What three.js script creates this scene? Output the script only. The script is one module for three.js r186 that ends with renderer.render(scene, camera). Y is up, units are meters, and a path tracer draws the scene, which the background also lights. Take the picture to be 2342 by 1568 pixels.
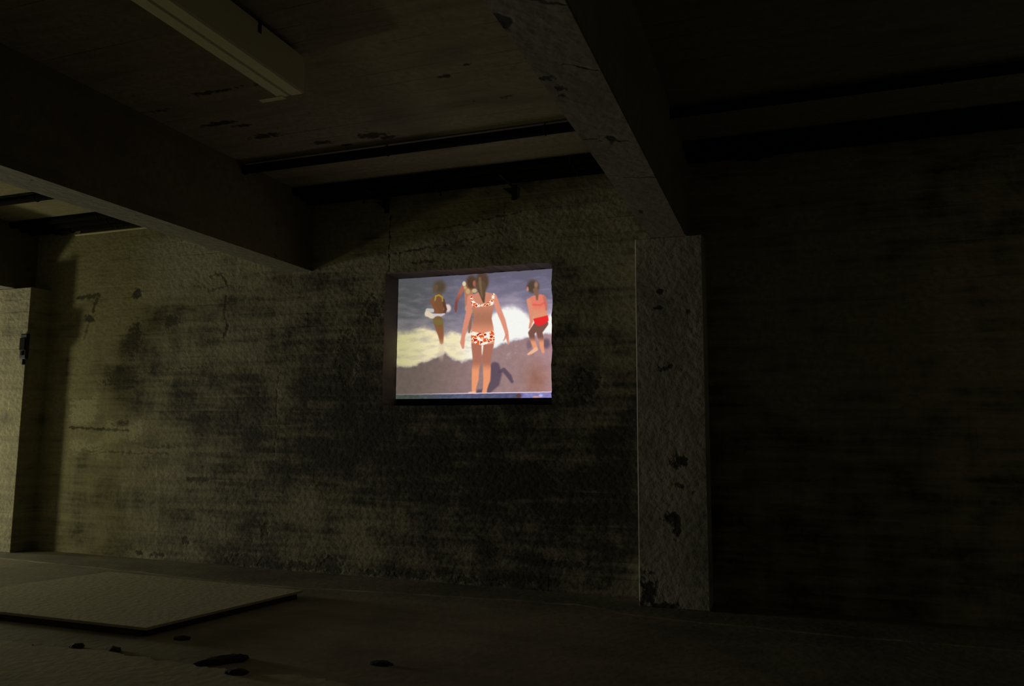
import * as THREE from 'three';
import { mergeGeometries, mergeVertices } from 'three/addons/utils/BufferGeometryUtils.js';
import { RoundedBoxGeometry } from 'three/addons/geometries/RoundedBoxGeometry.js';
import { RectAreaLightUniformsLib } from 'three/addons/lights/RectAreaLightUniformsLib.js';
import { Brush, Evaluator, SUBTRACTION } from 'three-bvh-csg';

// ------------------------------------------------------------------ camera, light, exposure
RectAreaLightUniformsLib.init();
const scene = new THREE.Scene();
scene.background = new THREE.Color(0x000000);
const camera = new THREE.PerspectiveCamera(2 * Math.atan(784 / 1735.9) * 180 / Math.PI, 2342 / 1568, 0.05, 80);
camera.rotation.order = 'YXZ';
camera.position.set(0, 1.6, 7.523);
camera.rotation.set(0.1149, 0.3453, 0.0067);
const renderer = new THREE.WebGLRenderer({ antialias: true });
renderer.toneMapping = THREE.LinearToneMapping;
renderer.toneMappingExposure = 1.0;
renderer.shadowMap.enabled = true;
const LAMP_AT = [-12.1, 0.85, 2.08], LAMP_COLOR = [1.0, 0.94, 0.5], LAMP_POWER = 10.5;   // a bare globe lamp on a stand, out of frame to the left
const FILL_DOOR = { z0: 1.15, z1: 2.65, y1: 1.45 }, FILL_COLOR = [1.0, 0.94, 0.84], FILL_POWER = 95;   // unseen fill light added to even out the falloff, shaped as a low doorway
const SCREEN_GLOW = 0.95, SCREEN_LIGHT = 0.05;

// ------------------------------------------------------------------ helpers
const taken = {};
function numbered(n) { const k = taken[n] = (taken[n] ?? -1) + 1; return k ? `${n}_${String(k).padStart(3, '0')}` : n; }
function mesh(name, geo, mat, parent = scene) {
  const m = new THREE.Mesh(geo, mat);
  m.name = parent === scene ? numbered(name) : name;
  m.castShadow = m.receiveShadow = true;
  parent.add(m); return m;
}
function tag(o, label, category, group) { o.userData.label = label; o.userData.category = category; if (group) o.userData.group = group; return o; }
function struct(o) { o.userData.kind = 'structure'; return o; }
function thing(name, label, category, at, group) {
  const o = new THREE.Group(); o.name = numbered(name); o.position.set(...at); scene.add(o);
  return tag(o, label, category, group);
}
const rnd = (seed => () => { seed = (seed + 0x6D2B79F5) | 0; let t = Math.imul(seed ^ seed >>> 15, 1 | seed); t = t + Math.imul(t ^ t >>> 7, 61 | t) ^ t; return ((t ^ t >>> 14) >>> 0) / 4294967296; })(7);
const clamp = (x, a = 0, b = 1) => x < a ? a : x > b ? b : x;
const sm = (a, b, x) => { const t = clamp((x - a) / (b - a)); return t * t * (3 - 2 * t); };
const lerp = (a, b, t) => a + (b - a) * t;
// gradient noise on a hashed lattice
const PERM = new Uint8Array(512); { const p = [...Array(256).keys()]; for (let i = 255; i > 0; i--) { const j = Math.floor(rnd() * (i + 1)); [p[i], p[j]] = [p[j], p[i]]; } for (let i = 0; i < 512; i++) PERM[i] = p[i & 255]; }
const GX = new Float32Array(256), GY = new Float32Array(256); for (let i = 0; i < 256; i++) { const a = rnd() * 6.2832; GX[i] = Math.cos(a); GY[i] = Math.sin(a); }
function noise(x, y) {
  const xi = Math.floor(x), yi = Math.floor(y), fx = x - xi, fy = y - yi, X = xi & 255, Y = yi & 255;
  const a = PERM[PERM[X] + Y], b = PERM[PERM[X + 1] + Y], c = PERM[PERM[X] + ((Y + 1) & 255)], d = PERM[PERM[X + 1] + ((Y + 1) & 255)];
  const u = fx * fx * fx * (fx * (fx * 6 - 15) + 10), v = fy * fy * fy * (fy * (fy * 6 - 15) + 10);
  const n0 = GX[a] * fx + GY[a] * fy, n1 = GX[b] * (fx - 1) + GY[b] * fy, n2 = GX[c] * fx + GY[c] * (fy - 1), n3 = GX[d] * (fx - 1) + GY[d] * (fy - 1);
  return 1.41 * lerp(lerp(n0, n1, u), lerp(n2, n3, u), v);          // about -1 .. 1
}
function fbm(x, y, oct) { let s = 0, a = 0.5, f = 1; for (let i = 0; i < oct; i++) { s += a * noise(x * f + i * 17.3, y * f - i * 9.1); a *= 0.5; f *= 2.03; } return s; }
function segDist(px, py, ax, ay, bx, by) { const dx = bx - ax, dy = by - ay, t = clamp(((px - ax) * dx + (py - ay) * dy) / (dx * dx + dy * dy + 1e-9)); return Math.hypot(px - ax - t * dx, py - ay - t * dy); }
// a pair of maps from a function (x, y in metres) -> [r, g, b (linear), height 0..1]
const toS = c => Math.round(255 * clamp(c <= 0.0031308 ? 12.92 * c : 1.055 * Math.pow(c, 1 / 2.4) - 0.055));
function maps(w, h, x0, y0, x1, y1, fn) {
  const col = new Uint8Array(w * h * 4), hgt = new Uint8Array(w * h * 4);
  for (let j = 0; j < h; j++) for (let i = 0; i < w; i++) {
    const o = fn(lerp(x0, x1, (i + 0.5) / w), lerp(y0, y1, (j + 0.5) / h)), k = 4 * (j * w + i), b = Math.round(255 * clamp(o[3]));
    col[k] = toS(o[0]); col[k + 1] = toS(o[1]); col[k + 2] = toS(o[2]); col[k + 3] = 255;
    hgt[k] = hgt[k + 1] = hgt[k + 2] = b; hgt[k + 3] = 255;
  }
  const mk = (d, srgb) => { const t = new THREE.DataTexture(d, w, h); t.magFilter = THREE.LinearFilter; t.minFilter = THREE.LinearMipmapLinearFilter; t.generateMipmaps = true; t.wrapS = t.wrapT = THREE.MirroredRepeatWrapping; if (srgb) t.colorSpace = THREE.SRGBColorSpace; t.needsUpdate = true; return t; };
  return { map: mk(col, true), bumpMap: mk(hgt, false) };
}
// uv of a geometry from its positions: every face takes the two axes it lies in, (p - origin) / size
function planarUV(geo, ox, oy, sx, sy, pick) {
  const p = geo.attributes.position, uv = new Float32Array(p.count * 2);
  for (let i = 0; i < p.count; i++) { const [a, b] = pick(p.getX(i), p.getY(i), p.getZ(i)); uv[2 * i] = (a - ox) / sx; uv[2 * i + 1] = (b - oy) / sy; }
  geo.setAttribute('uv', new THREE.BufferAttribute(uv, 2)); return geo;
}
function boxUV(geo, size) {
  geo = geo.index ? geo.toNonIndexed() : geo;
  const p = geo.attributes.position, n = geo.attributes.normal, uv = new Float32Array(p.count * 2);
  for (let i = 0; i < p.count; i++) {
    const ax = Math.abs(n.getX(i)), ay = Math.abs(n.getY(i)), az = Math.abs(n.getZ(i)), x = p.getX(i), y = p.getY(i), z = p.getZ(i);
    const [a, b] = ax >= ay && ax >= az ? [z, y] : ay >= az ? [x, z] : [x, y];
    uv[2 * i] = a / size; uv[2 * i + 1] = b / size;
  }
  geo.setAttribute('uv', new THREE.BufferAttribute(uv, 2)); return geo;
}
function block(x0, x1, y0, y1, z0, z1, r = 0) {
  const g = r ? new RoundedBoxGeometry(x1 - x0, y1 - y0, z1 - z0, 2, r) : new THREE.BoxGeometry(x1 - x0, y1 - y0, z1 - z0);
  return g.translate((x0 + x1) / 2, (y0 + y1) / 2, (z0 + z1) / 2);
}
const std = o => new THREE.MeshStandardMaterial({ roughness: 0.9, metalness: 0, ...o });

// ------------------------------------------------------------------ the room's measures (metres; the long wall is z = 0, x runs along it)
const H = 4.348, DROP = 0.884, PIER = 0.30;
const BEAMS = [[-10.09, -9.74], [-5.589, -5.235], [-1.181, -0.838]];
const XL = -20, XR = 4.8, ZR = 10.8;
const OPEN = { x0: -4.247, x1: -2.266, y0: 1.868, y1: 3.367, deep: 0.312, sill: 1.953 };
const WX0 = -10.6, WX1 = 2.0;                                        // the stretch of wall, floor and ceiling that one texture covers

// ------------------------------------------------------------------ surfaces
// board-marked concrete wall: how dirty it is at places read off the photograph [x, y, dirt]
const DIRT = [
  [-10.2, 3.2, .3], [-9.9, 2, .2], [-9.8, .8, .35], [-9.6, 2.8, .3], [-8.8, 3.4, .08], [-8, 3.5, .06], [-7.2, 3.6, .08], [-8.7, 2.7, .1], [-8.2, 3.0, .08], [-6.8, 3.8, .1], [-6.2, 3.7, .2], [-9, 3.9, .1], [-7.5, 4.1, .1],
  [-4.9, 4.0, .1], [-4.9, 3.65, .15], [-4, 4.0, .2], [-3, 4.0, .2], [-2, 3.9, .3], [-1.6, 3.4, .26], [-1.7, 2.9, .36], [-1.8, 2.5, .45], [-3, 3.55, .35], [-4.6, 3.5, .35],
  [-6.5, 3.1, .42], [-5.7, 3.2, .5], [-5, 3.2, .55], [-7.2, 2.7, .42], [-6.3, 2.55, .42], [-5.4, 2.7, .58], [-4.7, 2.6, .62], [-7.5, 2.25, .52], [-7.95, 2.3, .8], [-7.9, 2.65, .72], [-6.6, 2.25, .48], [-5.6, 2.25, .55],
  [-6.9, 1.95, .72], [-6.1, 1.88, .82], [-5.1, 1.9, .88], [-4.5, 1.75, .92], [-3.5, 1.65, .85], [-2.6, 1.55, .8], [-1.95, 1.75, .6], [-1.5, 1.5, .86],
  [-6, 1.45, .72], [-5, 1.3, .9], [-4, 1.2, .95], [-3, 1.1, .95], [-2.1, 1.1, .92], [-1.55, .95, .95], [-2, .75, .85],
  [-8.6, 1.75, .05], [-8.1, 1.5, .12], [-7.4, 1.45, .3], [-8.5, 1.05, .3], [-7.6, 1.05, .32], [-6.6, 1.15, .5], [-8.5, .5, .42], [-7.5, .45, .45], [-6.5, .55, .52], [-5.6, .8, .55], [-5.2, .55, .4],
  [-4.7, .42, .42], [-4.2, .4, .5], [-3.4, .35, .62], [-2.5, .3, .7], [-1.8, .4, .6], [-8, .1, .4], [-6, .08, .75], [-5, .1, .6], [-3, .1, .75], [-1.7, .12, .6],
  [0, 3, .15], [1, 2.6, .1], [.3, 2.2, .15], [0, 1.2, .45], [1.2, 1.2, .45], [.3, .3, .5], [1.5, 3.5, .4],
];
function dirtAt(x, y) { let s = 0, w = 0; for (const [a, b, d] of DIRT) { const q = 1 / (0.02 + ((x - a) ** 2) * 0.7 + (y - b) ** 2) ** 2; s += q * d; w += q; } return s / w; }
// a coarse grid of it, read with interpolation
const DG = { w: 128, h: 48, d: new Float32Array(128 * 48) };
for (let j = 0; j < DG.h; j++) for (let i = 0; i < DG.w; i++) DG.d[j * DG.w + i] = dirtAt(lerp(WX0, WX1, i / (DG.w - 1)), lerp(0, H, j / (DG.h - 1)));
function dirt(x, y) {
  const u = clamp((x - WX0) / (WX1 - WX0)) * (DG.w - 1.001), v = clamp(y / H) * (DG.h - 1.001), i = Math.floor(u), j = Math.floor(v), f = u - i, g = v - j, k = j * DG.w + i;
  return lerp(lerp(DG.d[k], DG.d[k + 1], f), lerp(DG.d[k + DG.w], DG.d[k + DG.w + 1], f), g);
}
// marks drawn on the wall: strokes [x0, y0, x1, y1, half width, strength]
const STROKES = [
  [-8.92, 3.34, -8.56, 3.35, .028, .8], [-8.57, 3.36, -8.64, 3.14, .026, .8], [-8.66, 3.08, -8.72, 2.92, .02, .6], [-8.72, 2.92, -8.76, 2.78, .014, .55],        // the figure 7
  [-6.72, 3.50, -6.55, 3.52, .016, .65], [-6.55, 3.52, -6.46, 3.36, .016, .75], [-6.46, 3.36, -6.74, 3.31, .014, .6], [-6.46, 3.36, -6.2, 3.33, .012, .45], [-6.46, 3.22, -6.48, 3.02, .018, .8], [-6.48, 3.02, -6.42, 2.86, .016, .7], [-6.42, 2.86, -6.46, 2.72, .02, .85], [-6.46, 2.72, -6.74, 2.7, .013, .5],   // the figure 3
  [-4.2, 4.05, -4.2, 3.42, .007, .85], [-4.18, 3.6, -3.5, 3.65, .007, .8], [-3.5, 3.65, -2.83, 3.75, .007, .6], [-4.18, 3.83, -3.4, 3.85, .006, .5], [-3.4, 3.85, -2.6, 3.95, .008, .7], [-2.79, 4.05, -2.82, 3.7, .006, .55], [-3.9, 3.47, -3.6, 3.48, .012, .7],
  [-7.7, 2.33, -6.6, 2.36, .012, .6], [-7.5, 2.2, -6.5, 2.2, .01, .5], [-8.9, 1.60, -7.9, 1.57, .014, .8], [-8.6, 1.30, -7.2, 1.28, .01, .55], [-7.6, 1.36, -7.1, 1.37, .012, .6], [-6.4, .94, -5.9, .95, .03, .8], [-6.9, .98, -6.6, .99, .03, .85], [-5.1, .96, -4.6, .96, .01, .6],
  [-5.65, 2.3, -5.65, 1.3, .008, .5],
];
const BLOTS = [ // dark spots [x, y, rx, ry]
  [-7.92, 2.72, .14, .2], [-8.05, 2.25, .28, .1], [-7.3, 2.98, .15, .12], [-1.9, 2.07, .12, .17], [-1.46, 1.5, .07, .34], [-1.55, .93, .14, .05], [-8.0, 1.66, .14, .05], [-4.85, .1, .16, .1], [-6.0, .08, .3, .06], [-5.1, .06, .5, .04], [-3.9, .05, .5, .035], [-3, .05, .4, .03], [-7.3, .06, .1, .03], [-7.6, .07, .05, .03], [-5.75, .42, .06, .1], [-6.9, .25, .05, .05], [-7.9, 3.34, .07, .06],
  [-8.68, 3.05, .09, .045], [-2.1, .28, .3, .03], [-4.7, 2.4, .15, .25], [-4.4, 2.95, .12, .12],
];
const PALE = [ // lighter ragged patches [x0, x1, y0, y1]
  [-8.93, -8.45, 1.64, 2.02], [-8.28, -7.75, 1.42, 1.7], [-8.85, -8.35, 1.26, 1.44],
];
const CLEAN = [.37, .345, .235], FOUL = [.046, .042, .032], PALE_TONE = [.55, .53, .40];
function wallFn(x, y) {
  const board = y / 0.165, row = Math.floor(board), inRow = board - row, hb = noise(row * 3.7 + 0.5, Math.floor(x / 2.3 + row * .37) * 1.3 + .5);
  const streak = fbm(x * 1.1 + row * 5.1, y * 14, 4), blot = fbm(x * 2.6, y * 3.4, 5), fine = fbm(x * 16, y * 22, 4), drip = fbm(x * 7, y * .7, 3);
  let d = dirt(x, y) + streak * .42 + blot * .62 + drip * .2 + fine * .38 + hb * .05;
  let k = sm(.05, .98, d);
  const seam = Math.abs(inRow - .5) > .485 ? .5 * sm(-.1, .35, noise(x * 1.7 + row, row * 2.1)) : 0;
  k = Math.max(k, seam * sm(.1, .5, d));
  let wob = null, ink = 0;
  for (const [a, b, c, e, w, s] of STROKES) { if (x < Math.min(a, c) - .1 || x > Math.max(a, c) + .1 || y < Math.min(b, e) - .1 || y > Math.max(b, e) + .1) continue; wob ??= [noise(x * 9, y * 9) * .015, noise(x * 9 + 40, y * 9) * .015]; const q = segDist(x + wob[0], y + wob[1], a, b, c, e); ink = Math.max(ink, s * (1 - sm(w * .5, w * 1.5, q + fine * .03))); }
  for (const [a, b, rx, ry] of BLOTS) { const q = Math.hypot((x - a) / rx, (y - b) / ry); if (q < 1.9) ink = Math.max(ink, .88 * (1 - sm(.55, 1.25, q + blot * 1.3 + fine * 1.0))); }
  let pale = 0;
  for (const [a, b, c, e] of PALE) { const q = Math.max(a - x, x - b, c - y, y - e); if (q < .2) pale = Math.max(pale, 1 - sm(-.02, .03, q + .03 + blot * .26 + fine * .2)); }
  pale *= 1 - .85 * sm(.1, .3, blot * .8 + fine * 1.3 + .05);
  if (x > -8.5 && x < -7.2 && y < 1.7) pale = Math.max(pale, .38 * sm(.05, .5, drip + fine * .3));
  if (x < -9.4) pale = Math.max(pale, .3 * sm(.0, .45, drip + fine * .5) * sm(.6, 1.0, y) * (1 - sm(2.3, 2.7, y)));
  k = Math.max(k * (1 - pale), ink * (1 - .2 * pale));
  const grain = 1 + fine * .5 + blot * .15;
  return [0, 1, 2].map(i => lerp(lerp(CLEAN[i], PALE_TONE[i], pale), FOUL[i], k) * grain).concat(.5 + fine * .35 + blot * .3 + hb * .22 - seam * .4 - ink * .25);
}
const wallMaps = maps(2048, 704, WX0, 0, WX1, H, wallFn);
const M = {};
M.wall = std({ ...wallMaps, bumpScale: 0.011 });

// ceiling: same concrete, cleaner, with spalled spots
const SPALLS = [[-4.56, 1.84, .17, .05], [-4.11, 1.51, .13, .06], [-3.6, 1.51, .14, .055], [-3.45, 1.42, .07, .03], [-3.95, 1.38, .06, .03], [-2.43, 2.38, .05, .04], [-2.1, 1.89, .1, .05], [-2.35, 1.88, .12, .02], [-4.8, 2.2, .2, .04], [-4.3, 2.75, .3, .03], [-2.7, 1.0, .14, .02], [-3.0, 1.05, .03, .03], [-4.6, 2.1, .1, .03], [-2.2, 2.5, .05, .03], [-3.8, 1.2, .08, .02], [-5, 2.6, .2, .04]];
function ceilFn(x, z) {
  const row = Math.floor(z / .2), inRow = z / .2 - row, streak = fbm(x * .9 + row * 3.3, z * 9, 4), blot = fbm(x * 1.5 + 31, z * 1.9, 5), fine = fbm(x * 17 + 9, z * 17, 4);
  let k = .55 * sm(.1, .75, .22 + streak * .35 + blot * .5 + fine * .3);
  const seam = Math.abs(inRow - .5) > .48 ? .5 * sm(0, .4, noise(x * 1.1 + row * 7, row * 2.7)) : 0;
  k = Math.max(k, seam);
  for (const [a, b, rx, rz] of SPALLS) { const q = Math.hypot((x - a) / rx, (z - b) / rz); if (q < 2) k = Math.max(k, .95 * (1 - sm(.5, 1.2, q + blot * 1.5 + fine * 1.2))); }
  const g = 1 + fine * .4 + blot * .12;
  return [lerp(.31, .03, k) * g, lerp(.295, .028, k) * g, lerp(.225, .02, k) * g, .5 + fine * .35 + blot * .3 - k * .25 - seam * .3];
}
M.ceiling = std({ ...maps(1792, 1024, WX0, 0, WX1, 7.2, ceilFn), bumpScale: 0.01 });

// floor: trowelled screed with a pale wavering line along the wall
const LINE = [[-9.2, .62], [-7, .7], [-5.6, .8], [-4.64, .76], [-3.6, .62], [-2.9, .56], [-2.52, .49], [-2.1, .5], [-1.88, .45], [-1.6, .55], [-1.4, .66], [-.8, .72], [.3, .75], [2, .7]];
function floorFn(x, z) {
  const blot = fbm(x * 1.1 + 50, z * 1.3, 5), fine = fbm(x * 15, z * 15 + 7, 4), sweep = fbm(x * 2.2 + z * .6, z * 5, 4);
  let lz = 9; for (let i = 0; i + 1 < LINE.length; i++) if (x >= LINE[i][0] && x <= LINE[i + 1][0]) lz = lerp(LINE[i][1], LINE[i + 1][1], (x - LINE[i][0]) / (LINE[i + 1][0] - LINE[i][0]));
  const off = z - lz + noise(x * 5, 3) * .015 + noise(x * 1.7, 8) * .03, strip = off < 0 ? 1 : 0;
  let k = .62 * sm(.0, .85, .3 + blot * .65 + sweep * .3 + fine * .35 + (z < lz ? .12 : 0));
  const line = (1 - sm(.012, .035, Math.abs(off) + fine * .02)) * (.35 + .65 * sm(-.2, .4, noise(x * 2.3, 5)));
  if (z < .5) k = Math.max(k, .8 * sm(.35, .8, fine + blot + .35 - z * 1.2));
  const g = 1 + fine * .35 + line * 1.1 - .06 * strip;
  return [lerp(.27, .045, k) * g, lerp(.255, .042, k) * g, lerp(.18, .03, k) * g, .5 + fine * .3 + blot * .2 + line * .25 - strip * .1];
}
M.floor = std({ ...maps(1792, 1024, WX0, 0, WX1, 7.2, floorFn), bumpScale: 0.004, roughness: .8 });

// plain concrete for beams, pillars, and the other walls
function concreteFn(x, y) {
  const blot = fbm(x * 1.7 + 80, y * 1.7, 5), fine = fbm(x * 14, y * 14 + 3, 4), streak = fbm(x * 1.2, y * 9, 3);
  let k = .7 * sm(.12, .95, .22 + blot * .6 + fine * .5 + streak * .25);
  const pit = sm(.42, .56, fbm(x * 5 + 3, y * 6, 4)); k = Math.max(k, pit * .7);
  const g = 1 + fine * .4;
  return [lerp(.36, .035, k) * g, lerp(.34, .032, k) * g, lerp(.235, .023, k) * g, .5 + fine * .35 + blot * .3 - pit * .3];
}
M.concrete = std({ ...maps(1024, 1024, 0, 0, 3, 3, concreteFn), bumpScale: 0.008 });
// the beam beside the picture: its own spots and cracks, laid out over (x, distance from the wall)
const beamFn = (x, z) => {
  const blot = fbm(x * 2.1 + 11, z * 1.5, 5), fine = fbm(x * 15 + 3, z * 13, 4);
  let k = .6 * sm(.1, .95, .24 + blot * .65 + fine * .4);
  for (const [a, b, rx, rz] of [[-1.13, 3.84, .06, .035], [-1.1, 3.7, .05, .05], [-1.12, 3.62, .04, .03], [-1.16, 4.45, .04, .05], [-1.0, 2.9, .03, .06], [-1.1, 1.2, .03, .1]]) { const q = Math.hypot((x - a) / rx, (z - b) / rz); if (q < 2) k = Math.max(k, .95 * (1 - sm(.5, 1.2, q + blot * 1.2 + fine * 1.2))); }
  for (const [a, b, c, d] of [[-1.17, 4.75, -.86, 4.5], [-1.02, 3.98, -.86, 3.86], [-1.17, 2.95, -.9, 2.86], [-1.15, 2.2, -.85, 2.1]]) k = Math.max(k, .8 * (1 - sm(.004, .016, segDist(x + noise(x * 20, z * 20) * .01, z + noise(x * 14, z * 14 + 5) * .02, a, b, c, d) + Math.max(0, fine) * .02)));
  const g = .62 + fine * .22; return [lerp(.36, .03, k) * g, lerp(.34, .028, k) * g, lerp(.25, .022, k) * g, .5 + fine * .35 + blot * .3 - k * .25];
};
M.beam = std({ ...maps(320, 1536, -1.3, 0, .2, 7.2, beamFn), bumpScale: .008 });
M.beamDark = std({ color: new THREE.Color(.42, .41, .34), map: M.concrete.map, bumpMap: M.concrete.bumpMap, bumpScale: .008 });  // same concrete, evenly darker, for the two left beams
M.lowBounce = std({ color: new THREE.Color(.07, .065, .055), bumpMap: M.concrete.bumpMap, bumpScale: .008 });  // unseen front wall, darkened only to cut its bounced light
M.reveal = std({ color: new THREE.Color(.085, .068, .058), bumpMap: M.concrete.bumpMap, bumpScale: .02 });  // darker brown than the wall face, on the recess sides and back
function boardFn(x, y) { const fine = fbm(x * 18, y * 18, 4), blot = fbm(x * 1.6 + 7, y * 1.6, 4); const g = 1 + fine * .16 + blot * .16; return [.47 * g, .45 * g, .31 * g, .5 + fine * .4]; }
M.board = std({ ...maps(512, 512, 0, 0, 3, 3, boardFn), bumpScale: .004, roughness: .85 });
M.shadedRail = std({ color: new THREE.Color(.05, .043, .032), roughness: .85 });  // dark colour carries the shade along the platform edges
M.black = new THREE.MeshPhysicalMaterial({ color: new THREE.Color(.006, .0055, .005), roughness: .95, specularIntensity: .25 });
M.iron = std({ color: new THREE.Color(.018, .016, .014), roughness: .7, metalness: .2 });
M.pale = std({ color: new THREE.Color(.55, .52, .36), roughness: .6 });
M.duct = std({ color: new THREE.Color(.62, .60, .42), roughness: .7, bumpMap: M.board.bumpMap, bumpScale: .004 });
M.lump = std({ color: new THREE.Color(.03, .027, .02), roughness: .95 });

// ------------------------------------------------------------------ structure
const T = .35;
{ // long wall with the opening that holds the picture; its lower face stays rough where the lip is chipped
  const s = new THREE.Shape([[XL, 0], [XR, 0], [XR, H], [XL, H]].map(p => new THREE.Vector2(...p)));
  const o = OPEN, hole = [], edge = (ax, ay, bx, by, n, amp) => { for (let i = 0; i < n; i++) { const t = i / n, j = noise(lerp(ax, bx, t) * 6 + 3, lerp(ay, by, t) * 6) * amp + noise(lerp(ax, bx, t) * 23, lerp(ay, by, t) * 23 + 5) * amp * .5, e = i ? 1 : 0; hole.push(new THREE.Vector2(lerp(ax, bx, t) + e * (ay === by ? 0 : j), lerp(ay, by, t) + e * (ay === by ? j : 0))); } };
  edge(o.x0, o.y0, o.x1, o.y0, 50, .006); edge(o.x1, o.y0, o.x1, o.y1, 40, .010); edge(o.x1, o.y1, o.x0, o.y1, 50, .014); edge(o.x0, o.y1, o.x0, o.y0, 40, .006);
  s.holes.push(new THREE.Path(hole));
  const g = new THREE.ExtrudeGeometry(s, { depth: OPEN.deep + .05, bevelEnabled: false }).translate(0, 0, -OPEN.deep - .05);
  planarUV(g, WX0, 0, WX1 - WX0, H, (x, y, z) => [x + (Math.abs(z) > .01 ? z : 0), y]);
  const w = struct(mesh('wall_back', g, [M.wall, M.reveal]));
  mesh('recess_back', block(XL, XR, 0, H, -OPEN.deep - .35, -OPEN.deep - .05), M.reveal, w);
}
struct(mesh('floor', planarUV(block(XL - T, XR + T, -T, 0, -.66, ZR + T), WX0, 0, WX1 - WX0, 7.2, (x, y, z) => [x, z]), M.floor));
struct(mesh('ceiling', planarUV(block(XL - T, XR + T, H, H + T, -.66, ZR + T), WX0, 0, WX1 - WX0, 7.2, (x, y, z) => [x, z]), M.ceiling));
{ // the left end wall, with an added glowing panel that fills light along the room
  const g = mergeGeometries([block(XL - T, XL, 0, H, -.66, FILL_DOOR.z0), block(XL - T, XL, 0, H, FILL_DOOR.z1, ZR + T), block(XL - T, XL, FILL_DOOR.y1, H, FILL_DOOR.z0, FILL_DOOR.z1)].map(b => boxUV(b, 3)));
  struct(mesh('wall_left', g, M.concrete));
  const d = struct(mesh('added_door_1', mergeGeometries([block(XL - .2, XL - .12, 0, FILL_DOOR.y1, FILL_DOOR.z0, FILL_DOOR.z0 + .06), block(XL - .2, XL - .12, 0, FILL_DOOR.y1, FILL_DOOR.z1 - .06, FILL_DOOR.z1), block(XL - .2, XL - .12, FILL_DOOR.y1 - .06, FILL_DOOR.y1, FILL_DOOR.z0 + .06, FILL_DOOR.z1 - .06), block(XL - .2, XL - .12, 0, .12, FILL_DOOR.z0 + .06, FILL_DOOR.z1 - .06)]), M.iron));
  const w = FILL_DOOR.z1 - FILL_DOOR.z0 - .12, h = FILL_DOOR.y1 - .18, c = new THREE.Color().setRGB(...FILL_COLOR);
  mesh('fill_glow_pane', block(XL - .17, XL - .15, .12, .12 + h, FILL_DOOR.z0 + .06, FILL_DOOR.z1 - .06), std({ color: 0xcfc8a8, emissive: c, emissiveIntensity: 1.2, roughness: .6 }), d);
  const l = new THREE.RectAreaLight(c, FILL_POWER, w, h); l.position.set(XL - .1, .12 + h / 2, (FILL_DOOR.z0 + FILL_DOOR.z1) / 2); l.rotation.y = -Math.PI / 2; scene.add(l);
}
struct(mesh('wall_right', boxUV(block(XR, XR + T, 0, H, -.66, ZR + T), 3), M.concrete));
struct(mesh('wall_front', boxUV(block(XL, XR, 0, H, ZR, ZR + T), 3), M.lowBounce));

// pipes under the ceiling: [z, y, radius]; the beams have sleeves for them
const PIPES = [[1.26, 4.283, .045, 'black pipe under ceiling, set well out from the wall and alone'], [.11, 4.272, .042, 'black pipe in the corner of ceiling and wall, lowest of its bundle'], [.245, 4.292, .05, 'black pipe in the middle of the bundle along the wall top'], [.40, 4.303, .042, 'added black tube filling the dark band outside the wall-top bundle']];  // last tube is added to fill the blurred dark band on the ceiling
const evaluator = new Evaluator(); evaluator.attributes = ['position', 'normal', 'uv'];
function beamGeo(x0, x1) {
  let b = new Brush(block(x0, x1, H - DROP, H + .02, 0, ZR)); b.updateMatrixWorld();
  for (const [z, y, r] of PIPES) {
    const c = new Brush(new THREE.CylinderGeometry(r + .006, r + .006, 1, 20).rotateZ(Math.PI / 2)); c.position.set((x0 + x1) / 2, y, z); c.updateMatrixWorld();
    b = evaluator.evaluate(b, c, SUBTRACTION);
  }
  return boxUV(b.geometry, 3);
}
const beamUV = g => planarUV(g, -1.3, 0, 1.5, 7.2, (x, y, z) => [x + (y - H + DROP), z]);
BEAMS.forEach(([a, b], i) => struct(mesh('ceiling_beam', i === 2 ? beamUV(beamGeo(a, b)) : beamGeo(a, b), i === 2 ? M.beam : M.beamDark)));
{ // a thin proud strip of old shuttering along the underside of the beam next to the picture
  const b = scene.getObjectByName('ceiling_beam_002');
  mesh('shutter_strip', beamUV(block(-1.075, -.842, H - DROP - .012, H - DROP, .33, 9)), M.beam, b);
}
function pier(x0, x1) { const g = new RoundedBoxGeometry(x1 - x0, H - DROP, PIER + .02, 3, .012).translate((x0 + x1) / 2, (H - DROP) / 2, (PIER - .02) / 2); return g; }
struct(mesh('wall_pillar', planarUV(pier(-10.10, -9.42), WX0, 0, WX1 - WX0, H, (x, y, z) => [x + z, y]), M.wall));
const pillarMaps = maps(384, 1600, 0, 0, .8, H, (x, y) => {
  const SP = [[.24, 2.94, .05, .03], [.23, 2.78, .06, .05], [.41, 1.33, .08, .05], [.32, .81, .1, .04], [.36, .74, .04, .1], [.1, .1, .07, .14], [.2, .02, .2, .03], [.3, 2.2, .1, .04], [.42, 1.1, .05, .03]];
  const blot = fbm(x * 2.3 + 80, y * 1.9, 5), fine = fbm(x * 15, y * 15 + 3, 4), speck = fbm(x * 7, y * 9 + 4, 4);
  let k = .8 * sm(.15, .9, .3 + blot * .5 + fine * .4 + (y < .95 && y > .2 ? .12 : 0));
  k = Math.max(k, .7 * sm(.38, .56, speck));
  for (const [a, b, rx, ry] of SP) { const q = Math.hypot((x - a) / rx, (y - b) / ry); if (q < 2) k = Math.max(k, .95 * (1 - sm(.5, 1.2, q + blot * 1.2 + fine * 1.2))); }
  const g = 1 + fine * .35; return [lerp(.42, .036, k) * g, lerp(.41, .034, k) * g, lerp(.33, .028, k) * g, .5 + fine * .4 + blot * .3 - k * .2];
});
M.pillar = std({ ...pillarMaps, bumpScale: .009 });
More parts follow.
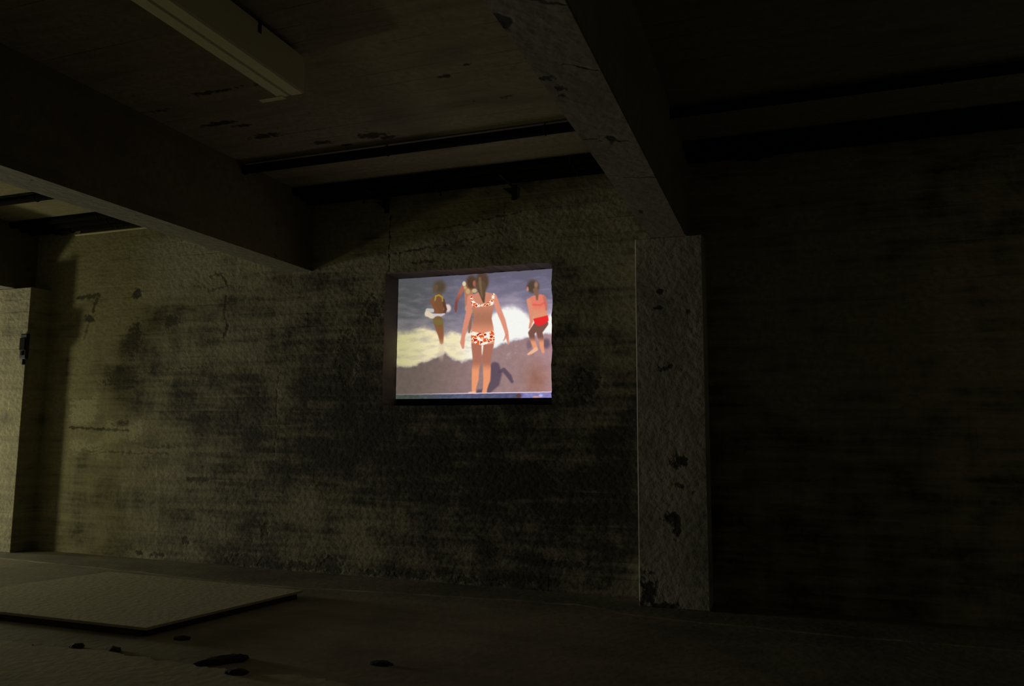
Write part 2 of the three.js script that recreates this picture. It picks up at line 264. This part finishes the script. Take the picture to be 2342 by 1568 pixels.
struct(mesh('wall_pillar', planarUV(pier(-1.332, -.69), -1.332, 0, .8, H, (x, y, z) => [x + (PIER - z), y]), M.pillar));

{ // broken sheet of paler screed in the foreground, standing proud of the floor
  const line = [[-7.6, 3.25], [-6.4, 3.36], [-5.58, 3.27], [-5.03, 3.24], [-4.44, 3.2], [-3.97, 3.23], [-3.62, 3.2], [-3.3, 3.22], [-2.98, 3.16], [-2.55, 3.22], [-2.2, 3.5], [-1.9, 4.2], [-2.1, 5.4], [-2.6, 6.8]], pts = [];
  for (let i = 0; i + 1 < line.length; i++) for (let j = 0; j < 22; j++) { const t = j / 22, x = lerp(line[i][0], line[i + 1][0], t), z = lerp(line[i][1], line[i + 1][1], t); pts.push(new THREE.Vector2(x + noise(x * 11, z * 11) * .03, -(z + noise(x * 7 + 5, z * 7) * .05 + noise(x * 26, z * 26) * .02))); }
  pts.push(new THREE.Vector2(-3, -7.2), new THREE.Vector2(-8.2, -7.2));
  const g = new THREE.ExtrudeGeometry(new THREE.Shape(pts), { depth: .012, bevelEnabled: true, bevelSize: .006, bevelThickness: .006, bevelSegments: 1 }).rotateX(-Math.PI / 2);
  const slabFn = (x, z) => { const blot = fbm(x * 1.4, z * 1.5 + 60, 5), fine = fbm(x * 14, z * 14, 4), sweep = fbm(x * 1.3 - z, z * 4, 3); const k = .5 * sm(.1, .9, .25 + blot * .6 + fine * .4 + sweep * .35), q = 1 + fine * .35; return [lerp(.36, .06, k) * q, lerp(.345, .055, k) * q, lerp(.22, .04, k) * q, .5 + fine * .4 + blot * .2]; };
  M.slab = std({ ...maps(1024, 1024, -6.5, 2.8, -1.5, 7.8, slabFn), bumpScale: .003 });
  mesh('screed_sheet', planarUV(g, -6.5, 2.8, 5, 5, (x, y, z) => [x, z]), M.slab, scene.getObjectByName('floor'));
}

// ------------------------------------------------------------------ the glowing picture in the recess
const PIC = paintPicture();
{
  const t = thing('picture_screen', 'glowing picture of bathers at the surf, set back in a wall recess', 'screen', [(OPEN.x0 + OPEN.x1) / 2, OPEN.sill, -OPEN.deep]);
  const w = OPEN.x1 - OPEN.x0 - .004, h = OPEN.y1 - OPEN.sill - .004;
  mesh('shade_backing', block(-w / 2, w / 2, -.08, h, -.045, -.004), M.black, t).position.y = .002;  // its black lower strip stands in for the shadowed gap under the picture
  const face = mesh('screen', new THREE.PlaneGeometry(w, h).translate(0, h / 2 + .002, 0), std({ color: 0x050505, roughness: .9, emissive: 0xffffff, emissiveMap: PIC, emissiveIntensity: SCREEN_GLOW }), t);
  face.userData.label = 'bright picture face';
  const l = new THREE.RectAreaLight(new THREE.Color(1, .8, .75), SCREEN_LIGHT, w, h); l.position.set(0, h / 2, .01); l.rotation.y = Math.PI; t.add(l);
}

// ------------------------------------------------------------------ pipes and what holds them
function tube(r, x0, x1, y, z, seg = 20) { return new THREE.CylinderGeometry(r, r, x1 - x0, seg, 1).rotateZ(Math.PI / 2).translate((x0 + x1) / 2, y, z); }
PIPES.forEach(([z, y, r, label], i) => {
  const t = thing('ceiling_pipe', label, 'pipe', [0, y, z], undefined);
  mesh('pipe', tube(r, XL + .02, XR - .02, 0, 0), M.black, t);
  for (const x of [-8.2, -6.4, -3.55, -1.95, 1.2]) { // saddle clips up to the ceiling
    const ring = new THREE.TorusGeometry(r + .003, .006, 6, 20).rotateY(Math.PI / 2).translate(x, 0, 0), rod = new THREE.CylinderGeometry(.006, .006, H - y - r, 6).translate(x, (H - y + r) / 2, 0);
    mesh('clip', mergeGeometries([ring, rod]), M.iron, t);
  }
  if (i === 1) for (const x of [-9.16, -.2]) mesh('coupling', new THREE.LatheGeometry([[.042, -.17], [.062, -.16], [.062, -.06], [.075, -.05], [.075, .05], [.062, .06], [.062, .16], [.042, .17]].map(p => new THREE.Vector2(...p)), 20).rotateZ(Math.PI / 2).translate(x, 0, 0), M.black, t);
});
tag(mesh('conduit', mergeGeometries([tube(.016, -9.0, -5.60, 4.205, .035, 12), new THREE.SphereGeometry(.02, 10, 8).translate(-9.0, 4.205, .035)]), M.pale), 'thin pale conduit along the wall top, below the black pipes', 'conduit');
[[-4.25, 'left of'], [-2.69, 'right of']].forEach(([x, side], i) => {
  const t = thing('pipe_bracket', i ? 'black bracket under the wall-top pipes, above the right half of the picture' : 'black bracket under the wall-top pipes, above the left end of the picture', 'bracket', [x, 4.22, 0]);
  mesh('arm', block(-.014, .014, -.012, 0, .0, .47), M.iron, t);
  mesh('gusset', new THREE.ExtrudeGeometry(new THREE.Shape([[-.12, 0], [.03, 0], [.03, -.12]].map(p => new THREE.Vector2(...p))), { depth: .012, bevelEnabled: false }).translate(0, -.012, .03), M.iron, t);
  mesh('wall_plate', block(-.03, .03, -.14, .03, .0, .008), M.iron, t);
});
[[-4.45, 'thin black hanger stub below the wall-top pipes, left of the left bracket'], [-3.49, 'thin black hanger stub below the wall-top pipes, between the two brackets']].forEach(([x, label]) =>
  tag(mesh('hanger_rod', mergeGeometries([new THREE.CylinderGeometry(.007, .007, .19, 8).translate(x, 4.255, .175), new THREE.SphereGeometry(.012, 8, 6).translate(x, 4.165, .175)]), M.iron), label, 'hanger'));

{ // pale boxed duct hung under the ceiling, running away from the camera
  const t = thing('ceiling_duct', 'pale straight duct hung under the ceiling in the upper left', 'duct', [-3.355, H - .31, 3.05]);
  const L = 3.4, pr = [[-.115, .012], [-.103, 0], [-.02, 0], [-.014, .008], [.004, .008], [.01, 0], [.103, 0], [.115, .012], [.115, .27], [-.115, .27]];
  mesh('casing', new THREE.ExtrudeGeometry(new THREE.Shape(pr.map(p => new THREE.Vector2(...p))), { depth: L, bevelEnabled: false }), M.duct, t);
  for (const z of [.5, 1.7, 2.9]) mesh('strap', block(-.121, .121, .2, .292, z, z + .03), M.iron, t);
  mesh('end_bracket', block(-.27, -.06, -.004, .006, -.03, .02), M.pale, t);
}
{ // dark switch box at the edge of the far pillar
  const t = thing('switch_box', 'dark box fixed on the edge of the bright far left pillar', 'switch box', [-9.425, 2.66, PIER]);
  mesh('case', new RoundedBoxGeometry(.13, .34, .05, 3, .02).translate(0, 0, .027), M.iron, t);
  mesh('cover', new RoundedBoxGeometry(.1, .16, .02, 3, .008).translate(0, .03, .055), M.black, t);
  mesh('cable_gland', new THREE.CylinderGeometry(.018, .022, .08, 12).translate(0, -.2, .025), M.iron, t);
  mesh('lever', block(-.02, .02, -.12, -.06, .045, .065, .006), M.black, t);
}

// ------------------------------------------------------------------ on the floor
{
  const t = thing('low_platform', 'low pale platform lying flat on the floor, out from the wall', 'platform', [-5.86, 0, 1.96]);
  const q = [[-6.87, 1.11], [-4.40, 1.16], [-4.70, 2.76], [-7.42, 2.82]].map(([x, z]) => [x + 5.86, z - 1.96]);
  const poly = (s, ) => new THREE.Shape(q.map(([x, z]) => new THREE.Vector2(x * s, -z * s)));
  const top = new THREE.ExtrudeGeometry(poly(1), { depth: .016, bevelEnabled: true, bevelSize: .003, bevelThickness: .003, bevelSegments: 2 }).rotateX(-Math.PI / 2).translate(0, .053, 0);
  mesh('top_panel', planarUV(top, 0, 0, 3, 3, (x, y, z) => [x, z]), M.board, t);
  for (let i = 0; i < 4; i++) {
    const [ax, az] = q[i].map(v => v * .975), [bx, bz] = q[(i + 1) % 4].map(v => v * .975), len = Math.hypot(bx - ax, bz - az);
    const r = mesh('shade_rail', new RoundedBoxGeometry(len - .05, .05, .035, 2, .004), M.shadedRail, t); r.position.set((ax + bx) / 2, .025, (az + bz) / 2); r.rotation.y = -Math.atan2(bz - az, bx - ax);
  }
}
function lumpGeo(seed, sx, sy, sz) {
  let g = new THREE.IcosahedronGeometry(1, 3); g.deleteAttribute('uv'); g.deleteAttribute('normal'); g = mergeVertices(g);
  const p = g.attributes.position;
  for (let i = 0; i < p.count; i++) { const x = p.getX(i), y = p.getY(i), z = p.getZ(i), k = 1 + .45 * noise(x * 1.3 + seed * 7.1, y * 1.3 + z * 1.7) + .2 * noise(x * 4 + seed, z * 4 + y * 3); p.setXYZ(i, x * k * sx, Math.max(-.35, y * k) * sy, z * k * sz); }
  g.computeVertexNormals(); g.computeBoundingBox(); g.translate(0, -g.boundingBox.min.y, 0); return g;
}
const LUMPS = [
  [-3.70, 3.05, 0, .165, .032, .055, .87, 'long dark lump of rubble on the floor before the platform'],
  [-3.42, 3.27, .018, .075, .022, .045, .2, 'small dark chip at the right end of the long dark lump'],
  [-2.67, 2.72, 0, .075, .02, .03, .1, 'small dark chip alone on open floor below the picture'],
  [-4.40, 2.70, 0, .065, .018, .04, .3, 'small dark chip just below the near corner of the pale platform'],
  [-4.62, 3.14, 0, .08, .026, .045, -.3, 'added dark lump in place of a hole at the broken floor edge in the lower left'],  // this lump and the next stand in for dark holes in the edge
  [-4.95, 3.16, 0, .05, .022, .04, .5, 'smaller added dark lump in place of a hole farther left along the broken floor edge'],
];
LUMPS.forEach(([x, z, y, sx, sy, sz, turn, label], i) => { const m = mesh('dark_lump', lumpGeo(i + 1, sx, sy, sz), M.lump); m.position.set(x, y, z); m.rotation.y = turn; tag(m, label, 'rubble'); });

// ------------------------------------------------------------------ the lamp that lights the room, out of frame
{
  const t = thing('floor_lamp', 'globe lamp on a thin stand beyond the far left pillar', 'lamp', [LAMP_AT[0], 0, LAMP_AT[2]]);
  mesh('base', new THREE.LatheGeometry([[0, 0], [.2, 0], [.2, .02], [.05, .035], [.02, .06], [0, .06]].map(p => new THREE.Vector2(...p)), 24), M.iron, t);
  mesh('pole', new THREE.CylinderGeometry(.012, .014, LAMP_AT[1] - .28, 12).translate(0, (LAMP_AT[1] - .28) / 2 + .03, 0), M.iron, t);
  mesh('socket', new THREE.CylinderGeometry(.03, .025, .08, 14).translate(0, LAMP_AT[1] - .25, 0), M.black, t);
  const R = .22, c = new THREE.Color().setRGB(...LAMP_COLOR);
  mesh('bulb', new THREE.SphereGeometry(R, 24, 16).translate(0, LAMP_AT[1], 0), std({ color: 0xfff4d0, emissive: c, emissiveIntensity: .8, roughness: .4 }), t);
  const l = new THREE.PointLight(c, LAMP_POWER, 0, 2); l.position.set(0, LAMP_AT[1], 0); l.castShadow = true; l.shadow.radius = 11; l.shadow.mapSize.set(2048, 2048); t.add(l);
}

// ------------------------------------------------------------------ the picture itself, drawn in the pixels of a close view of it
function paintPicture() {
  const W = 1024, Hh = 736, buf = new Float32Array(W * Hh * 3);
  // corners of the face in that view: top left, top right, bottom right, bottom left (the face goes on a little behind the right edge of the recess)
  const Q = [[297, 262], [1815, 171], [1808, 1398], [275, 1420]];
  const at = (i, j) => { const u = (i + .5) / W, v = (j + .5) / Hh; return [lerp(lerp(Q[0][0], Q[1][0], u), lerp(Q[3][0], Q[2][0], u), v), lerp(lerp(Q[0][1], Q[1][1], u), lerp(Q[3][1], Q[2][1], u), v)]; };
  const PX = new Float32Array(W * Hh), PY = new Float32Array(W * Hh);
  for (let j = 0; j < Hh; j++) for (let i = 0; i < W; i++) { const [x, y] = at(i, j); PX[j * W + i] = x; PY[j * W + i] = y; }
  const put = (k, c, a) => { for (let m = 0; m < 3; m++) buf[3 * k + m] = lerp(buf[3 * k + m], c[m], a); };
  const mix3 = (a, b, t) => [0, 1, 2].map(i => lerp(a[i], b[i], t));
  const each = (x0, y0, x1, y1, fn) => { const i0 = clamp(Math.floor((x0 - 297) / 1530 * W - 12), 0, W), i1 = clamp(Math.ceil((x1 - 275) / 1518 * W + 12), 0, W); for (let j = 0; j < Hh; j++) for (let i = i0; i < i1; i++) { const k = j * W + i, x = PX[k], y = PY[k]; if (x >= x0 && x <= x1 && y >= y0 && y <= y1) fn(k, x, y); } };
  const along = (pts, x) => { if (x <= pts[0][0]) return pts[0][1]; for (let i = 0; i + 1 < pts.length; i++) if (x <= pts[i + 1][0]) return lerp(pts[i][1], pts[i + 1][1], (x - pts[i][0]) / (pts[i + 1][0] - pts[i][0])); return pts.at(-1)[1]; };
  const inside = (pts, x, y) => { let d = 1e9, s = false; for (let i = 0, j = pts.length - 1; i < pts.length; j = i++) { d = Math.min(d, segDist(x, y, ...pts[i], ...pts[j])); if ((pts[i][1] > y) !== (pts[j][1] > y) && x < (pts[j][0] - pts[i][0]) * (y - pts[i][1]) / (pts[j][1] - pts[i][1]) + pts[i][0]) s = !s; } return s ? -d : d; };
  const poly = (pts, c, soft = 8, a = 1) => { const xs = pts.map(p => p[0]), ys = pts.map(p => p[1]); each(Math.min(...xs) - 30, Math.min(...ys) - 30, Math.max(...xs) + 30, Math.max(...ys) + 30, (k, x, y) => { const q = a * (1 - sm(-soft, soft, inside(pts, x, y))); if (q > 0) put(k, typeof c === 'function' ? c(x, y) : c, q); }); };
  const limb = (pts, c, soft = 7, a = 1) => { const xs = pts.map(p => p[0]), ys = pts.map(p => p[1]); each(Math.min(...xs) - 70, Math.min(...ys) - 70, Math.max(...xs) + 70, Math.max(...ys) + 70, (k, x, y) => { let d = 1e9; for (let i = 0; i + 1 < pts.length; i++) { const [ax, ay, ar] = pts[i], [bx, by, br] = pts[i + 1], dx = bx - ax, dy = by - ay, t = clamp(((x - ax) * dx + (y - ay) * dy) / (dx * dx + dy * dy)); d = Math.min(d, Math.hypot(x - ax - t * dx, y - ay - t * dy) - lerp(ar, br, t)); } const q = a * (1 - sm(-soft, soft, d)); if (q > 0) put(k, typeof c === 'function' ? c(x, y) : c, q); }); };
  const dot = (x, y, rx, ry, c, soft = .35, a = 1) => each(x - rx * 1.6, y - ry * 1.6, x + rx * 1.6, y + ry * 1.6, (k, px, py) => { const q = a * (1 - sm(1 - soft, 1 + soft, Math.hypot((px - x) / rx, (py - y) / ry))); if (q > 0) put(k, c, q); });
  // sea, surf and sand
  const surfTop = [[280, 775], [450, 770], [560, 720], [640, 760], [760, 800], [830, 770], [920, 800], [1010, 760], [1120, 680], [1210, 600], [1300, 545], [1400, 530], [1470, 560], [1545, 640], [1640, 640], [1740, 600], [1830, 590]];
  const surfEnd = [[280, 1110], [430, 1115], [560, 1060], [680, 1025], [760, 985], [830, 1035], [920, 1062], [1010, 1040], [1100, 1000], [1220, 930], [1320, 885], [1530, 830], [1640, 800], [1740, 805], [1830, 800]];
  for (let k = 0; k < W * Hh; k++) {
    const x = PX[k], y = PY[k], u = (x - 280) / 1460, n = fbm(x / 160, y / 55, 4), n2 = fbm(x / 60 + 5, y / 60, 3);
    let sea = mix3([82, 84, 84], [116, 110, 132], sm(.05, .6, u)); sea = mix3(sea, mix3([124, 120, 122], [166, 154, 184], u), sm(-.2, .75, n * .6 + (y - 420) / 900));
    if (y < 330) sea = mix3(sea, [90, 88, 104], .5 * sm(330, 240, y + n * 90));
    let c = sea;
    const foam = mix3(mix3([202, 196, 144], [246, 232, 190], sm(0, .3, u)), [255, 254, 246], sm(.38, .56, u));
    const mist = mix3([128, 122, 120], [205, 185, 205], u);
    const t0 = along(surfTop, x) + n2 * 26 + n * 22, t1 = along(surfEnd, x) + n2 * 26;
    c = mix3(c, mist, .55 * sm(t0 - 190, t0, y + n * 80));
    const body = sm(t0 - 30, t0 + 40, y) * (1 - sm(t1 - 30, t1 + 24, y));
    c = mix3(c, mix3(foam, mist, clamp(.05 + n * .7) * (1 - sm(.5, .7, u))), body);
    let sand = mix3([104, 92, 84], [158, 128, 128], sm(0, .7, u)); sand = mix3(sand, [180, 142, 150], sm(.75, 1, u) * .8); sand = mix3(sand, [150, 100, 76], .7 * Math.exp(-(((x - 1600) / 110) ** 2 + ((y - 1230) / 170) ** 2)));
    sand = sand.map(v => v * (1 + n2 * .09));
    if (x > 1200) sand = mix3(sand, [200, 170, 180], .5 * sm(.25, .5, n2 + .1) * (1 - sm(t1 + 60, t1 + 170, y)));
    c = mix3(c, sand, sm(t1 - 6, t1 + 22, y));
    put(k, c, 1);
  }
  // shadow of the nearest bather on the sand
  const SH = [88, 72, 88];
  limb([[1230, 1110, 44], [1240, 1180, 52], [1230, 1260, 44], [1150, 1350, 30], [1080, 1350, 24]], SH, 14, .85); limb([[1270, 1160, 14], [1310, 1140, 20], [1360, 1200, 22], [1385, 1250, 14]], SH, 10, .85);
  dot(1690, 890, 36, 46, [96, 78, 92], .5, .8); dot(1540, 900, 24, 44, [104, 86, 98], .6, .6);
  // far bather with a float ring
  const S0 = [124, 82, 54], S1 = (x, y) => mix3([128, 92, 56], [150, 92, 66], sm(680, 850, y));
  limb([[640, 570, 18], [590, 570, 22], [580, 610, 20]], [196, 190, 182]); dot(782, 548, 34, 38, [226, 206, 200]);
  limb([[700, 425, 28], [700, 500, 46], [700, 590, 46]], S0); limb([[650, 450, 16], [625, 480, 14], [655, 530, 18], [680, 580, 16]], [132, 84, 56]); limb([[740, 470, 14], [765, 560, 14], [750, 600, 12]], [96, 62, 46]);
  dot(705, 340, 58, 62, [82, 70, 54], .5); limb([[670, 340, 22], [650, 390, 12]], [100, 80, 58]);
  limb([[662, 470, 6], [668, 430, 7], [700, 420, 7], [730, 440, 7], [735, 480, 6]], [168, 148, 60]);
  limb([[585, 600, 24], [625, 622, 26], [640, 624, 24]], [222, 208, 176]); limb([[660, 620, 20], [720, 615, 14], [752, 604, 8]], [206, 198, 204]);
  limb([[690, 670, 46], [705, 740, 40], [720, 810, 28], [726, 880, 16]], S1, 9); poly([[640, 655], [735, 650], [742, 700], [690, 712], [650, 700]], [122, 106, 60], 8); dot(725, 950, 26, 80, [222, 200, 170], .7, .6);
  // bather half hidden behind the nearest one
  limb([[985, 340, 44], [985, 430, 40], [985, 520, 34]], [186, 124, 96]); limb([[930, 350, 20], [890, 430, 17], [868, 490, 13], [862, 560, 12], [862, 580, 8]], (x, y) => mix3([176, 106, 84], [128, 70, 66], sm(380, 520, y)));
  dot(1012, 300, 48, 70, [84, 62, 46], .4); dot(942, 312, 17, 24, [228, 210, 170]); dot(952, 350, 14, 14, [190, 170, 110]); dot(978, 385, 20, 26, [196, 172, 116]); dot(1040, 380, 24, 20, [206, 180, 130]); dot(1040, 310, 16, 30, [172, 100, 80]);
  limb([[1000, 520, 16], [1000, 700, 14], [990, 780, 10]], [150, 104, 78]); dot(962, 552, 12, 22, [190, 160, 110]); dot(1016, 580, 12, 20, [170, 150, 90]);
  // nearest bather, seen from behind
  const SK = (x, y) => mix3(mix3([208, 138, 112], [176, 118, 92], sm(480, 640, y)), [226, 146, 114], sm(660, 780, y));
  const LEG = (x, y) => mix3([176, 112, 92], [240, 156, 112], sm(1060, 1160, y));
  limb([[1058, 900, 48], [1066, 1040, 42], [1050, 1130, 34], [1046, 1230, 32], [1034, 1320, 20], [1036, 1350, 20]], LEG); limb([[1172, 900, 48], [1150, 1040, 40], [1156, 1130, 36], [1154, 1230, 32], [1138, 1320, 20], [1132, 1350, 22]], LEG); limb([[990, 1358, 9], [1040, 1354, 10]], [244, 190, 160]);
  poly([[1008, 425], [1075, 398], [1150, 396], [1222, 412], [1222, 480], [1212, 560], [1200, 650], [1218, 740], [1224, 890], [1112, 905], [1012, 885], [1012, 760], [1034, 650], [1024, 550]], SK, 7);
  limb([[1003, 450, 30], [985, 600, 28], [950, 740, 22], [932, 830, 18], [926, 880, 22], [932, 930, 10]], [222, 142, 118]); limb([[1222, 440, 26], [1262, 560, 26], [1305, 670, 23], [1336, 780, 17], [1345, 840, 14], [1354, 895, 6]], [226, 148, 124]); limb([[1338, 800, 8], [1322, 840, 6], [1310, 862, 4]], [216, 140, 118]);
  const PAT = (x, y) => { const a = noise(x / 44, y / 30), b = noise(x / 34 + 9, y / 30 + 4); return a > .12 ? [255, 246, 228] : b > .1 ? [226, 92, 44] : b > -.25 ? [250, 214, 170] : [186, 44, 42]; };
  limb([[1008, 440, 9], [1020, 480, 15], [1042, 520, 22], [1110, 524, 10], [1150, 516, 14], [1196, 500, 22], [1212, 460, 13], [1218, 415, 10]], PAT, 6);
  poly([[1010, 772], [1110, 790], [1222, 766], [1226, 858], [1170, 892], [1112, 908], [1050, 892], [1010, 856]], PAT, 6);
  dot(1112, 290, 60, 96, [86, 66, 50], .3); limb([[1100, 330, 46], [1116, 420, 26], [1126, 490, 9]], [96, 76, 54]); limb([[1090, 260, 12], [1096, 340, 12], [1110, 440, 6]], [136, 108, 82], 10, .7);
  // bather on the right
  const L2 = (x, y) => mix3([124, 84, 74], [238, 158, 118], sm(820, 890, y));
  limb([[1672, 700, 38], [1630, 780, 28], [1648, 860, 22], [1652, 920, 18], [1664, 970, 12]], L2); limb([[1610, 720, 34], [1560, 790, 28], [1574, 870, 20], [1596, 935, 20]], L2); limb([[1600, 945, 18], [1560, 975, 14], [1532, 992, 9]], [246, 186, 152]);
  poly([[1524, 470], [1570, 436], [1640, 420], [1674, 430], [1690, 540], [1706, 640], [1640, 660], [1582, 668], [1570, 580], [1545, 520]], (x, y) => mix3([232, 128, 106], [228, 152, 116], sm(520, 620, y)), 8);
  limb([[1538, 480, 20], [1556, 580, 19], [1562, 680, 15], [1545, 740, 9]], [222, 146, 118]); limb([[1678, 450, 14], [1692, 530, 12], [1694, 570, 8]], [196, 116, 98]);
  limb([[1580, 520, 8], [1640, 525, 8], [1680, 500, 9]], [232, 92, 82], 8, .8);
  poly([[1576, 655], [1640, 640], [1706, 622], [1714, 672], [1680, 706], [1626, 728], [1590, 700]], [236, 46, 46], 7);
  dot(1576, 345, 54, 62, [84, 68, 56], .35); dot(1604, 330, 16, 30, [176, 132, 106], .5, .8); limb([[1600, 380, 24], [1612, 430, 14], [1612, 470, 8]], [132, 98, 78]); dot(1528, 370, 10, 22, [200, 136, 110], .5);
  // the next frame's sliver along the bottom
  for (let k = 0; k < W * Hh; k++) {
    const x = PX[k], y = PY[k], u = (x - 280) / 1460, b = 1378 - 32 * u + noise(x / 40, 2) * 1.5, n = fbm(x / 50, y / 30, 3);
    if (y > b - 6) { let c = mix3(mix3([70, 80, 70], [84, 88, 118], sm(0, .5, u)), [132, 128, 186], sm(.78, .84, u)); c = c.map(v => v * (1 + n * .3)); put(k, c, sm(b, b + 8, y)); put(k, mix3([120, 112, 112], [226, 206, 226], sm(0, .55, u)), .9 * (1 - sm(2, 8, Math.abs(y - b)))); }
  }
  dot(1444, 1384, 24, 22, [92, 66, 66], .4); dot(1600, 1394, 30, 10, [210, 150, 140], .6); dot(1640, 1380, 16, 14, [190, 186, 226], .6);
  const d = new Uint8Array(W * Hh * 4);
  for (let j = 0; j < Hh; j++) for (let i = 0; i < W; i++) { const s = j * W + i, k = 4 * ((Hh - 1 - j) * W + i), g = 1 + (rnd() - .5) * .12; for (let m = 0; m < 3; m++) d[k + m] = Math.round(clamp(buf[3 * s + m] * g, 0, 255)); d[k + 3] = 255; }
  const t = new THREE.DataTexture(d, W, Hh); t.colorSpace = THREE.SRGBColorSpace; t.magFilter = THREE.LinearFilter; t.minFilter = THREE.LinearMipmapLinearFilter; t.generateMipmaps = true; t.needsUpdate = true; return t;
}

renderer.render(scene, camera);
